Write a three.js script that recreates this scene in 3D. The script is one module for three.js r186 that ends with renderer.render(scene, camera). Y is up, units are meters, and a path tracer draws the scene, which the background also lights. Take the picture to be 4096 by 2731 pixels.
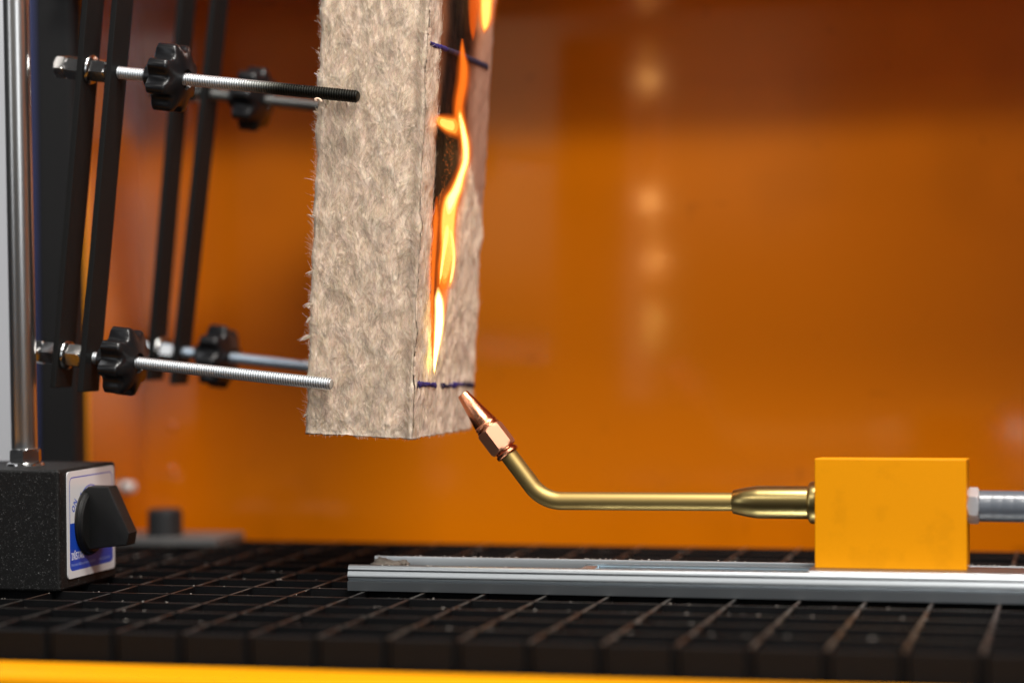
import * as THREE from 'three';
import { RoundedBoxGeometry } from 'three/addons/geometries/RoundedBoxGeometry.js';
import { mergeGeometries, toCreasedNormals, mergeVertices } from 'three/addons/utils/BufferGeometryUtils.js';
import { RectAreaLightUniformsLib } from 'three/addons/lights/RectAreaLightUniformsLib.js';
import { ImprovedNoise } from 'three/addons/math/ImprovedNoise.js';

// ───────── camera, lamps, exposure (lengths below are millimetres, scaled by MM) ─────────
const MM = 0.001, V = (x, y, z) => new THREE.Vector3(x, y, z);
const scene = new THREE.Scene();
const camera = new THREE.PerspectiveCamera(16.53, 1024 / 682, 0.02, 20);
camera.position.set(0.2653, 0.126, 1.0603);
camera.up.set(0.00629, 0.99991, -0.01194);
camera.lookAt(0.2653 - 0.24276, 0.126 - 0.01005, 1.0603 - 0.97004);
camera.focus = 1.095; camera.userData.fStop = 3.1;

const renderer = new THREE.WebGLRenderer({ antialias: true });
renderer.setSize(1024, 682);
renderer.toneMapping = THREE.LinearToneMapping;
renderer.toneMappingExposure = 1.14;
renderer.shadowMap.enabled = true;
RectAreaLightUniformsLib.init();
scene.background = new THREE.Color(0.013, 0.0135, 0.015);      // the dim room behind the camera

function softbox(x, y, z, tx, ty, tz, w, h, power, color) {
  const l = new THREE.RectAreaLight(color, power, w, h);
  l.position.set(x, y, z); l.lookAt(tx, ty, tz); scene.add(l); return l;
}
softbox(0.60, 1.14, 0.96, 0.0, 0.1, -0.05, 0.46, 0.18, 56, new THREE.Color(1.0, 0.965, 0.92));   // main lamp above the camera
softbox(0.78, 0.34, 1.62, 0.0, 0.12, 0.0, 0.62, 0.7, 2.4, new THREE.Color(0.93, 0.97, 1.0));      // weak window light from the front
softbox(-0.73, 0.44, 2.3, -0.73, 0.44, 0, 0.21, 0.46, 0.30, new THREE.Color(1.0, 0.78, 0.48));    // two dim windows across the room, seen as pale patches in the glossy paint
softbox(-0.31, 0.46, 2.3, -0.31, 0.46, 0, 0.24, 0.38, 0.14, new THREE.Color(1.0, 0.78, 0.48));
softbox(-0.50, 1.22, 1.50, 0, 0.1, -0.05, 0.60, 0.26, 6.5, new THREE.Color(1.0, 0.97, 0.93));            // second lamp above, on the left
softbox(0.22, 1.50, 0.36, 0.02, 0.0, -0.29, 0.42, 0.24, 78, new THREE.Color(1.0, 0.96, 0.90));            // lamp over the open cabinet front
softbox(-1.75, 0.62, 2.1, 0, 0.15, 0, 0.55, 1.2, 2.0, new THREE.Color(0.94, 0.97, 1.0));            // tall window at the front left
softbox(-1.3, 1.2, -0.25, -0.75, 0.2, -0.9, 0.5, 0.5, 6, new THREE.Color(0.95, 0.97, 1.0));         // lamp of the room outside, left of the cabinet

// ───────── helpers ─────────
const used = new Map();
const numbered = (n) => { const k = used.get(n) ?? 0; used.set(n, k + 1); return k ? n + '_' + String(k).padStart(3, '0') : n; };
let seed = 12345;
const rnd = () => { seed = (seed + 0x6d2b79f5) | 0; let t = Math.imul(seed ^ (seed >>> 15), 1 | seed); t = (t + Math.imul(t ^ (t >>> 7), 61 | t)) ^ t; return ((t ^ (t >>> 14)) >>> 0) / 4294967296; };
const rr = (a, b) => a + (b - a) * rnd();
const perlin = new ImprovedNoise();
const N3 = (x, y, z) => perlin.noise(x + 77.3, y + 41.7, z + 13.1);
const fbm = (x, y, z, o = 4) => { let s = 0, a = 1; for (let i = 0; i < o; i++) { s += a * N3(x, y, z); x *= 2.03; y *= 2.03; z *= 2.03; a *= 0.5; } return s; };
const clamp = (x, a = 0, b = 1) => Math.min(b, Math.max(a, x)), sstep = (a, b, x) => { const t = clamp((x - a) / (b - a)); return t * t * (3 - 2 * t); };
const lerp = (a, b, t) => a + (b - a) * t;

function thing(name, label, category, base = [0, 0, 0], group) {
  const o = new THREE.Group(); o.name = numbered(name); scene.add(o);
  o.position.set(base[0] * MM, base[1] * MM, base[2] * MM);
  o.userData = { label, category }; if (group) o.userData.group = group;
  o.userData.base = undefined; delete o.userData.base; bases.set(o, base);
  return o;
}
const bases = new Map();
// geometry in world millimetres -> mesh under a thing (or a structure at top level)
function part(name, geo, mat, parent, local = false) {
  const g = geo.clone(); const b = parent && !local ? (bases.get(parent) ?? [0, 0, 0]) : [0, 0, 0];
  g.translate(-b[0], -b[1], -b[2]); g.scale(MM, MM, MM);
  const m = new THREE.Mesh(g, mat); m.name = name; m.castShadow = m.receiveShadow = true;
  bases.set(m, local ? [0, 0, 0] : b);
  (parent ?? scene).add(m); return m;
}
function struct(name, geo, mat) { const m = part(numbered(name), geo, mat, null); m.userData.kind = 'structure'; return m; }
const box = (x0, x1, y0, y1, z0, z1, r = 0.4, s = 2) => new RoundedBoxGeometry(x1 - x0, y1 - y0, z1 - z0, s, Math.min(r, (x1 - x0) / 2.01, (y1 - y0) / 2.01, (z1 - z0) / 2.01)).translate((x0 + x1) / 2, (y0 + y1) / 2, (z0 + z1) / 2);
const sharp = (x0, x1, y0, y1, z0, z1) => new THREE.BoxGeometry(x1 - x0, y1 - y0, z1 - z0).translate((x0 + x1) / 2, (y0 + y1) / 2, (z0 + z1) / 2);
// turn a geometry whose axis is +y (from y = 0) so that it starts at p and runs along d
function along(g, p, d) {
  const q = new THREE.Quaternion().setFromUnitVectors(V(0, 1, 0), d.clone().normalize());
  return g.clone().applyQuaternion(q).translate(p.x, p.y, p.z);
}
const lathe = (pts, seg = 48) => toCreasedNormals(new THREE.LatheGeometry(pts.map(([r, y]) => new THREE.Vector2(r, y)), seg), 0.6);
// hexagonal nut along +y, chamfered as nuts are; c = radius to the corners
function hexGeo(c, len, chamfer = 0.7, turn = 0, hole = 0) {
  const s = [], rows = 14, seg = 72, pos = [], idx = [];
  for (let i = 0; i <= rows; i++) {
    const y = len * i / rows;
    for (let j = 0; j <= seg; j++) {
      const a = j / seg * Math.PI * 2, h = ((a + Math.PI / 6) % (Math.PI / 3)) - Math.PI / 6;
      const rHex = c * Math.cos(Math.PI / 6) / Math.cos(((a % (Math.PI / 3)) - Math.PI / 6));
      const e = Math.min(y, len - y), rc = c * 0.885 + (e / chamfer) * (c * 0.115);
      const r = Math.min(rHex, rc);
      pos.push(r * Math.cos(a + turn), y, r * Math.sin(a + turn));
    }
  }
  const w = seg + 1;
  for (let i = 0; i < rows; i++) for (let j = 0; j < seg; j++) { const a = i * w + j; idx.push(a, a + w, a + 1, a + 1, a + w, a + w + 1); }
  const b0 = pos.length / 3; pos.push(0, 0, 0); const b1 = pos.length / 3; pos.push(0, len, 0);
  for (let j = 0; j < seg; j++) { idx.push(b0, j, j + 1); idx.push(b1, rows * w + j + 1, rows * w + j); }
  const g = new THREE.BufferGeometry(); g.setAttribute('position', new THREE.Float32BufferAttribute(pos, 3)); g.setIndex(idx);
  return toCreasedNormals(g, 0.35);
}
// screw thread along +y
function threadGeo(R, len, pitch = 1, depth = 0.55, color) {
  const seg = 24, per = 6, rows = Math.round(len / pitch * per), pos = [], idx = [], col = [];
  for (let i = 0; i <= rows; i++) {
    const y = len * i / rows;
    for (let j = 0; j <= seg; j++) {
      const a = j / seg * Math.PI * 2, ph = (((y / pitch + j / seg) % 1) + 1) % 1, tri = Math.abs(ph - 0.5) * 2;
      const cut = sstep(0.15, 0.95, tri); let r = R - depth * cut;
      const e = Math.min(y, len - y); if (e < 1) r = Math.min(r, R - 0.9 * (1 - e));
      pos.push(r * Math.cos(a), y, r * Math.sin(a));
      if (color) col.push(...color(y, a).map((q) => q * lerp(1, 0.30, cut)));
    }
  }
  const w = seg + 1;
  for (let i = 0; i < rows; i++) for (let j = 0; j < seg; j++) { const a = i * w + j; idx.push(a, a + w, a + 1, a + 1, a + w, a + w + 1); }
  for (const [row, y] of [[0, 0], [rows, len]]) {
    const c = pos.length / 3; pos.push(0, y, 0); if (color) col.push(...color(y, 0));
    for (let j = 0; j < seg; j++) { const a = row * w + j; row ? idx.push(c, a + 1, a) : idx.push(c, a, a + 1); }
  }
  const g = new THREE.BufferGeometry(); g.setAttribute('position', new THREE.Float32BufferAttribute(pos, 3));
  if (color) g.setAttribute('color', new THREE.Float32BufferAttribute(col, 3));
  g.setIndex(idx); g.computeVertexNormals(); return g;
}

// ───────── textures ─────────
function dataTex(w, h, f, srgb = false, repeat) {
  const d = new Uint8Array(w * h * 4);
  for (let y = 0, i = 0; y < h; y++) for (let x = 0; x < w; x++, i += 4) { const c = f(x / w, y / h, x, y); d[i] = c[0]; d[i + 1] = c[1]; d[i + 2] = c[2]; d[i + 3] = 255; }
  const t = new THREE.DataTexture(d, w, h); t.magFilter = t.minFilter = THREE.LinearFilter; t.wrapS = t.wrapT = THREE.RepeatWrapping;
  if (srgb) t.colorSpace = THREE.SRGBColorSpace; if (repeat) t.repeat.set(...repeat); t.needsUpdate = true; return t;
}
// tiling value noise
function tileNoise(n, s) { const g = new Float32Array(n * n); let sd = s; for (let i = 0; i < n * n; i++) { sd = (sd * 1664525 + 1013904223) >>> 0; g[i] = sd / 4294967296; }
  return (u, v) => { const x = u * n, y = v * n, xi = Math.floor(x), yi = Math.floor(y), fx = x - xi, fy = y - yi, sx = fx * fx * (3 - 2 * fx), sy = fy * fy * (3 - 2 * fy), at = (a, b) => g[((b % n + n) % n) * n + ((a % n + n) % n)]; return lerp(lerp(at(xi, yi), at(xi + 1, yi), sx), lerp(at(xi, yi + 1), at(xi + 1, yi + 1), sx), sy); }; }
const n8 = tileNoise(8, 1), n24 = tileNoise(24, 2), n64 = tileNoise(64, 3), n200 = tileNoise(200, 4), n512 = tileNoise(512, 5);
const g255 = (x) => Math.round(clamp(x) * 255);
const roughMottle = dataTex(512, 512, (u, v) => { const k = g255(0.62 + 0.22 * (n8(u, v) - 0.5) + 0.22 * (n24(u, v) - 0.5) + 0.16 * (n200(u, v) - 0.5)); return [k, k, k]; });
const orangePeel = dataTex(512, 512, (u, v) => { const k = g255(0.5 + 0.5 * (n64(u, v) - 0.5) + 0.2 * (n200(u, v) - 0.5)); return [k, k, k]; });
const grainBump = dataTex(512, 512, (u, v, x, y) => { const k = g255(0.45 * n200(u, v) + 0.55 * n512(u, v)); return [k, k, k]; });
const castSpeck = dataTex(1024, 1024, (u, v) => { const a = sstep(0.70, 0.97, n200(u, v) * 0.8 + 0.2 * n64(u, v)) * (0.5 + 0.5 * n512(u, v)), b = 0.055 + 0.03 * n64(u, v); const k = g255(lerp(b, 0.62, a)); return [k, k, k]; }, true);
const brushed = dataTex(256, 1024, (u, v) => { const k = g255(0.55 + 0.3 * (n512(v, u * 0.03) - 0.5) + 0.2 * (n200(v, u * 0.05) - 0.5)); return [k, k, k]; });
const scuff = dataTex(1024, 1024, (u, v) => {                     // grime on yellow paint: darker smears
  const d = sstep(0.52, 0.86, 0.6 * n8(u + 0.33, v + 0.42) + 0.28 * n24(u, v) + 0.12 * n64(u, v)) * 0.07, k = 1 - d - 0.03 * n200(u, v);
  return [g255(k), g255(k), g255(k)];
});
const wallDirt = dataTex(1024, 1024, (u, v) => { const k = 1 - 0.10 * sstep(0.5, 0.85, 0.6 * n8(u, v) + 0.4 * n24(u, v)) - 0.25 * sstep(0.93, 0.99, n64(u, v)) * n24(v, u); return [g255(k), g255(k), g255(k)]; });
const rust = dataTex(1024, 128, (u, v) => {                       // worn top edge of the grating: bare steel, rust, black paint
  const a = 0.5 * n64(u * 0.5, v * 0.1) + 0.35 * n200(u, v * 0.2) + 0.15 * n512(u, v), worn = sstep(0.30, 0.5, a + 0.25 * (n24(u, 0.3) - 0.4)), r = sstep(0.42, 0.66, n64(u, 0.7) * 0.6 + n200(u, v * 0.3 + 0.5) * 0.4);
  const steel = [0.46, 0.45, 0.43], ru = [0.34, 0.20, 0.12], bl = [0.06, 0.06, 0.06];
  return [0, 1, 2].map((c) => g255(lerp(bl[c], lerp(steel[c], ru[c], r), worn)));
}, true);
const clone = (t, rx, ry, ox = 0, oy = 0) => { const c = t.clone(); c.repeat.set(rx, ry); c.offset.set(ox, oy); c.needsUpdate = true; return c; };

// ───────── materials ─────────
const lin = (r, g, b) => new THREE.Color().setRGB(r, g, b);
const PM = (o) => new THREE.MeshPhysicalMaterial(o);
const M = {
  wallPaint: PM({ name: 'orange_paint', color: lin(0.70, 0.180, 0.001), map: wallDirt, roughness: 0.13, ior: 1.7, specularIntensity: 1, clearcoat: 1, clearcoatRoughness: 0.11, bumpMap: clone(orangePeel, 9, 9), bumpScale: 0.00001 }),
  blockPaint: PM({ name: 'yellow_paint', color: lin(0.75, 0.285, 0.001), map: scuff, roughness: 0.42, specularIntensity: 0.25, bumpMap: clone(orangePeel, 4, 4), bumpScale: 0.00003 }),
  lipPaint: PM({ name: 'lip_paint', color: lin(0.90, 0.35, 0.002), roughness: 0.4, specularIntensity: 0.2 }),
  grate: PM({ name: 'grating_paint', color: lin(0.0038, 0.004, 0.0046), roughness: 0.5, specularIntensity: 0.26, bumpMap: clone(grainBump, 3, 3), bumpScale: 0.0001 }),
  grateTop: PM({ name: 'worn_edge', color: lin(0.38, 0.38, 0.38), map: rust, roughness: 0.5, metalness: 0.35 }),
  grateCrossTop: PM({ name: 'cross_edge', color: lin(0.28, 0.28, 0.28), map: clone(rust, 1.7, 1, 0.37, 0), roughness: 0.5, metalness: 0.2 }),
  tray: PM({ name: 'tray_black', color: lin(0.01, 0.01, 0.01), roughness: 0.8 }),
  zinc: PM({ name: 'zinc', color: lin(0.86, 0.91, 0.95), metalness: 1, roughness: 0.46, vertexColors: true }),
  nut: PM({ name: 'bright_nut', color: lin(0.50, 0.49, 0.48), metalness: 1, roughness: 0.2 }),
  fitting: PM({ name: 'satin_fitting', color: lin(0.78, 0.77, 0.78), metalness: 1, roughness: 0.42 }),
  wallBolt: PM({ name: 'grey_bolt', color: lin(0.75, 0.78, 0.78), roughness: 0.35, metalness: 0.2 }),
  steel: PM({ name: 'ground_steel', color: lin(0.62, 0.61, 0.60), metalness: 1, roughness: 0.31, bumpMap: clone(brushed, 1, 6), bumpScale: 0.00002 }),
  rail: PM({ name: 'galvanised_rail', color: lin(0.36, 0.385, 0.405), metalness: 1, roughness: 0.38, bumpMap: brushed, bumpScale: 0.00001 }),
  railIn: PM({ name: 'rail_insert', color: lin(0.62, 0.70, 0.75), metalness: 1, roughness: 0.28 }),
  bar: PM({ name: 'black_bar', color: lin(0.010, 0.010, 0.010), roughness: 0.55, specularIntensity: 0.28, bumpMap: clone(grainBump, 2, 2), bumpScale: 0.00003 }),
  plastic: PM({ name: 'knob_plastic', color: lin(0.007, 0.007, 0.008), roughness: 0.32, specularIntensity: 0.8, bumpMap: clone(grainBump, 2, 2), bumpScale: 0.00003 }),
  cast: PM({ name: 'cast_paint', color: lin(0.9, 0.9, 0.9), map: castSpeck, roughness: 0.6, specularIntensity: 0.5, bumpMap: clone(castSpeck, 1, 1), bumpScale: 0.00035 }),
  leverPl: PM({ name: 'lever_plastic', color: lin(0.008, 0.008, 0.008), roughness: 0.42, specularIntensity: 0.5, bumpMap: clone(grainBump, 2, 2), bumpScale: 0.00008 }),
  brass: PM({ name: 'brass', color: lin(0.40, 0.285, 0.105), metalness: 1, roughness: 0.5 }),
  brassBright: PM({ name: 'turned_brass', color: lin(0.48, 0.36, 0.14), metalness: 1, roughness: 0.3 }),
  copper: PM({ name: 'copper', color: lin(0.74, 0.31, 0.17), metalness: 1, roughness: 0.36, roughnessMap: clone(roughMottle, 2, 2), bumpMap: clone(grainBump, 2, 2), bumpScale: 0.00004 }),
  copperMatt: PM({ name: 'copper_hex', color: lin(0.60, 0.29, 0.18), metalness: 1, roughness: 0.5, bumpMap: clone(brushed, 1, 2), bumpScale: 0.00006 }),
  hose: PM({ name: 'grey_hose', color: lin(0.105, 0.122, 0.145), roughness: 0.36, clearcoat: 0.4, clearcoatRoughness: 0.2 }),
  rubber: PM({ name: 'black_rubber', color: lin(0.018, 0.018, 0.019), roughness: 0.55 }),
  greyPlate: PM({ name: 'grey_plate', color: lin(0.17, 0.165, 0.16), roughness: 0.45, metalness: 0.3 }),
  roomGrey: PM({ name: 'room_grey', color: lin(0.7, 0.72, 0.76), roughness: 0.9 }),
  blue: PM({ name: 'navy_edge', color: lin(0.02, 0.026, 0.085), roughness: 0.5 }),
  black: PM({ name: 'post_black', color: lin(0.010, 0.010, 0.0105), roughness: 0.5, specularIntensity: 0.5 }),
  ink: PM({ name: 'marker_ink', color: lin(0.022, 0.016, 0.16), roughness: 0.75 }),
  inkBurnt: PM({ name: 'marker_ink_dark', color: lin(0.012, 0.010, 0.045), roughness: 0.8 }),
  scrap: PM({ name: 'grey_wool', color: lin(0.13, 0.11, 0.09), roughness: 1 }),
  dust: PM({ name: 'dust', color: lin(0.42, 0.38, 0.34), roughness: 1 }),
  chip: PM({ name: 'cream_chip', color: lin(0.72, 0.52, 0.38), roughness: 0.8 }),
};

// ───────── the cabinet ─────────
const WZ = -290, WX = -307, RX = 355;
const backWall = struct('back_wall', sharp(WX - 3, RX + 3, -62, 640, WZ - 3, WZ), M.wallPaint);
const sideWall = struct('side_wall', sharp(WX - 3, WX, -62, 640, WZ + 0.5, -200), M.wallPaint);
struct('side_wall', sharp(RX, RX + 3, -62, 640, WZ + 0.5, 215), M.wallPaint);
struct('ceiling', sharp(WX - 3, RX + 3, 640, 643, WZ - 3, -60), M.wallPaint);
struct('hood', sharp(WX + 0.5, RX - 0.5, 318, 322, WZ + 0.5, -168), M.wallPaint);
struct('tray', sharp(WX - 30, RX + 3, -64, -60, WZ - 3, 215), M.tray);
struct('front_sill', box(-520, 560, -75, -12.4, 178, 214, 2.5, 4), M.lipPaint);
// folded yellow edge of the side wall, rivet heads down the corner seam
part('folded_edge', box(WX - 1.5, WX + 3.0, -60, 640, -203, -199.6, 1), M.lipPaint, sideWall);
for (let k = 0; k < 8; k++) part('rivet', along(lathe([[0, 1.3], [1.4, 1.0], [2.2, 0.3], [2.4, 0]], 16), V(-288.5, 34 + k * 27.5, WZ), V(0, 0, 1)), M.wallPaint, backWall);
struct('room_wall', sharp(-2600, -360, -900, 1500, -905, -900), M.roomGrey);

{ const t = thing('door_post', 'black upright post with a navy blue left edge beside the orange cabinet', 'post', [-300, -40, -160]);
  part('post_profile', box(-325.2, -302.6, -58, 640, -196, -180, 1.2), M.black, t);
  part('blue_edge', box(-330.2, -325.3, -58, 640, -190, -179, 0.8), M.blue, t); }

// two bolts on the side wall
for (const [y, z, lab] of [[26, -256, 'small grey bolt head on the orange side wall above the black cylinder'], [3, -250, 'small dark bolt low on the orange side wall behind the blue label']]) {
  const t = thing('wall_bolt', lab, 'bolt', [WX, y, z], 'bolts on the side wall');
  part('washer', along(lathe([[0, 1.2], [4.6, 1.2], [5, 0.8], [5, 0]], 24), V(WX, y, z), V(1, 0, 0)), M.rubber, t);
  part('bolt_head', along(lathe([[0, 8.5], [2, 8.2], [3.4, 6.8], [3.6, 1.3], [0, 1.3]], 24), V(WX, y, z + 1), V(1, 0, 0)), y > 10 ? M.wallBolt : M.rubber, t);
}
{ const t = thing('anchor_plate', 'grey plate carrying a short black cylinder behind the magnetic base', 'plate', [-240, 0, -190]);
  part('plate', box(-284, -214, -0.5, 4.2, -215, -172, 0.8), M.greyPlate, t);
  part('cylinder', lathe([[0, 15], [8.6, 15], [9.7, 13.8], [9.9, 12], [9.9, 0], [0, 0]], 48).translate(-251, 4.3, -186), M.rubber, t); }

// ───────── the grating ─────────
{ const t = thing('floor_grating', 'black steel floor grating with rusty worn bar edges under the rail and the stand', 'grating', [0, -26, 0]);
  const sides = (top) => [M.grate, M.grate, top, M.grate, M.grate, M.grate];
  const cross = sharp(-330, 470, -25, 0, -0.75, 0.75);
  const fix = (g, len) => { const uv = g.attributes.uv; for (let i = 8; i < 12; i++) uv.setXY(i, uv.getX(i) * len, uv.getY(i)); return g; };
  fix(cross, 1);
  for (let k = 1; k <= 12; k++) {
    const z = 174 - 31.75 * k; if (z < -222) break;
    const m = part('cross_bar', cross.clone().translate(0, (k % 3 - 1) * 0.12, z), sides(M.grateCrossTop), t);
  }
  for (let n = -10; n <= 17; n++) {
    const x = -66.5 + 28.9 * n; if (x < -318 || x > 420) continue;
    const g = new THREE.BoxGeometry(386, 23.5, 1.6).rotateY(Math.PI / 2).translate(x, -0.35 - 11.75, -20);
    const uv = g.attributes.uv; const off = rnd();
    for (let i = 8; i < 12; i++) uv.setXY(i, uv.getX(i) * 0.9 + off, uv.getY(i));
    part('bearing_bar', g, sides(M.grateTop), t);
    part('front_segment', box(x + 1.9, x + 27.0, -25, 0, 171.6, 175, 0.9), M.grate, t);
  }
}

// ───────── magnetic stand ─────────
{ const t = thing('magnetic_stand', 'black speckled magnetic base with blue and white label, rotary lever and upright steel rod', 'magnetic base', [-238, 0, 19]);
  const pr = new THREE.Shape(); // front outline with the V groove left of the frame
  const g = new RoundedBoxGeometry(64, 57, 65.5, 3, 1.6).translate(-237.4, 28.6, 18.9);
  const uv = g.attributes.uv, p = g.attributes.position, nn = g.attributes.normal;
  for (let i = 0; i < p.count; i++) { const ax = Math.abs(nn.getX(i)), ay = Math.abs(nn.getY(i)); uv.setXY(i, (ax > 0.7 ? p.getZ(i) : p.getX(i)) / 55, (ay > 0.7 ? p.getZ(i) : p.getY(i)) / 55); }
  part('base_body', g, M.cast, t);
  const cv = document.createElement('canvas'); cv.width = 640; cv.height = 600; const c = cv.getContext('2d');
  c.fillStyle = '#d9d8da'; c.fillRect(0, 0, 640, 600);
  c.fillStyle = '#1a46b4'; c.beginPath(); c.roundRect(28, 292, 584, 262, [0, 0, 26, 26]); c.fill();
  c.strokeStyle = '#2a4ab8'; c.lineWidth = 6; c.beginPath(); c.roundRect(31, 36, 578, 520, 34); c.stroke();
  c.fillStyle = '#2a4ab8'; c.lineWidth = 7; c.beginPath(); c.arc(310, 270, 178, Math.PI * 1.25, Math.PI * 1.72); c.stroke();
  const arrow = (x, y, a) => { c.save(); c.translate(x, y); c.rotate(a); c.beginPath(); c.moveTo(-30, 0); c.lineTo(14, -19); c.lineTo(14, 19); c.closePath(); c.fill(); c.restore(); };
  arrow(180, 146, -0.85); arrow(424, 133, Math.PI + 0.95);
  c.font = 'bold 54px sans-serif'; c.textAlign = 'center';
  c.save(); c.translate(108, 205); c.rotate(-0.95); c.fillText('ON', 0, 0); c.restore();
  c.save(); c.translate(525, 175); c.rotate(0.8); c.fillText('OFF', 0, 0); c.restore();
  c.fillStyle = '#e4e6f0'; c.textAlign = 'left'; c.font = 'bold 58px sans-serif'; c.save(); c.translate(48, 498); c.scale(0.82, 1); c.fillText('INSTAR', 0, 0); c.restore();
  c.beginPath(); c.moveTo(92, 446); c.lineTo(104, 446); c.lineTo(82, 468); c.fill();
  c.font = '22px sans-serif'; c.fillStyle = '#aab8e4'; c.fillText('Precision Measurement Systems', 46, 534); c.fillText('www.instar.com', 412, 534);
  const tx = new THREE.CanvasTexture(cv); tx.colorSpace = THREE.SRGBColorSpace;
  const sh = new THREE.Shape(); const w = 54, hh = 50.4, r = 2.4;
  sh.moveTo(r, 0); sh.lineTo(w - r, 0); sh.quadraticCurveTo(w, 0, w, r); sh.lineTo(w, hh - r); sh.quadraticCurveTo(w, hh, w - r, hh); sh.lineTo(r, hh); sh.quadraticCurveTo(0, hh, 0, hh - r); sh.lineTo(0, r); sh.quadraticCurveTo(0, 0, r, 0);
  const lg = new THREE.ExtrudeGeometry(sh, { depth: 0.5, bevelEnabled: false, curveSegments: 6 });
  const lu = lg.attributes.uv, lp = lg.attributes.position; for (let i = 0; i < lp.count; i++) lu.setXY(i, lp.getX(i) / w, lp.getY(i) / hh);
  lg.rotateY(Math.PI / 2).translate(-205.35, 5.2, 43.6);
  const label = part('label_plate', lg, PM({ name: 'label_print', map: tx, roughness: 0.35, clearcoat: 0.3, clearcoatRoughness: 0.3 }), t);
  label.userData.label = 'blue and white printed label with ON, OFF and INSTAR lettering';
  const dial = part('dial', along(lathe([[0, 3.4], [14.2, 3.4], [15.2, 2.6], [15.6, 1.2], [16.2, 0.8], [16.2, 0], [0, 0]], 64), V(-204.8, 30.5, 20), V(1, 0, 0)), M.leverPl, t);
  const ls = new THREE.Shape(); ls.moveTo(-202, 46.8); ls.lineTo(-192.4, 46.8); ls.lineTo(-182.4, 25.6); ls.lineTo(-183.4, 20.6); ls.lineTo(-201.6, 18.5); ls.lineTo(-201.6, 36); ls.lineTo(-203.4, 40.5); ls.lineTo(-203.4, 45.5); ls.closePath();
  const le = new THREE.ExtrudeGeometry(ls, { depth: 9, bevelEnabled: true, bevelThickness: 0.8, bevelSize: 0.8, bevelSegments: 3, curveSegments: 4 });
  part('lever', toCreasedNormals(le, 0.5).translate(0, 0, 16.5), M.leverPl, dial);
  part('washer', lathe([[0, 1.4], [8.2, 1.4], [8.9, 0.9], [9.1, 0], [0, 0]], 48).translate(-237.8, 57.1, 19), M.nut, t);
  part('nut', hexGeo(8.0, 6.6, 0.8, 0.22).translate(-237.8, 58.4, 19), M.nut, t);
  const a = V(-238.3, 64.5, 19), b = V(-240.3, 300, 19), d = b.clone().sub(a);
  part('rod', along(lathe([[0, 0], [6.2, 0], [6.35, 0.5], [6.35, d.length()], [0, d.length()]], 64), a, d), M.steel, t);
}

// ───────── bar clamps (local axes: x along the rods, y up, z across) ─────────
function knobGeo() {
  const prof = []; const lobes = 8, seg = 128;
  // rings: [axial, base radius factor, lobe depth]
  const rings = [[0, 13.6, 0.9], [0.25, 14.6, 1.5], [0.9, 15.2, 1.9], [9.0, 15.2, 1.9], [10.2, 14.9, 1.7], [11.1, 14.1, 1.2], [11.9, 12.8, 0.5], [13.2, 9.0, 0.05], [14.0, 4.9, 0], [12.6, 4.2, 0], [12.2, 0.01, 0]];
  const pos = [], idx = [];
  for (const [y, R, dl] of rings) for (let j = 0; j <= seg; j++) {
    const a = j / seg * Math.PI * 2, s = Math.cos(a * lobes), f = s > 0 ? Math.pow(s, 0.6) : -Math.pow(-s, 0.85);
    const r = Math.max(0.01, R + dl * f); pos.push(r * Math.cos(a), y, r * Math.sin(a));
  }
  const w = seg + 1; for (let i = 0; i < rings.length - 1; i++) for (let j = 0; j < seg; j++) { const a = i * w + j; idx.push(a, a + w, a + 1, a + 1, a + w, a + w + 1); }
  const c = pos.length / 3; pos.push(0, 0, 0); for (let j = 0; j < seg; j++) idx.push(c, j, j + 1);
  const g = new THREE.BufferGeometry(); g.setAttribute('position', new THREE.Float32BufferAttribute(pos, 3)); g.setIndex(idx);
  const hub = lathe([[0, -7.2], [5.2, -7.2], [6.1, -6.6], [6.5, 0.2], [0, 0.2]], 32);
  const strip = (q) => { const n = q.index ? q.toNonIndexed() : q; for (const k of Object.keys(n.attributes)) if (k !== 'position' && k !== 'normal') n.deleteAttribute(k); return n; };
  return mergeGeometries([strip(toCreasedNormals(g, 0.75)), strip(hub)]);
}
const KNOB = knobGeo();
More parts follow.
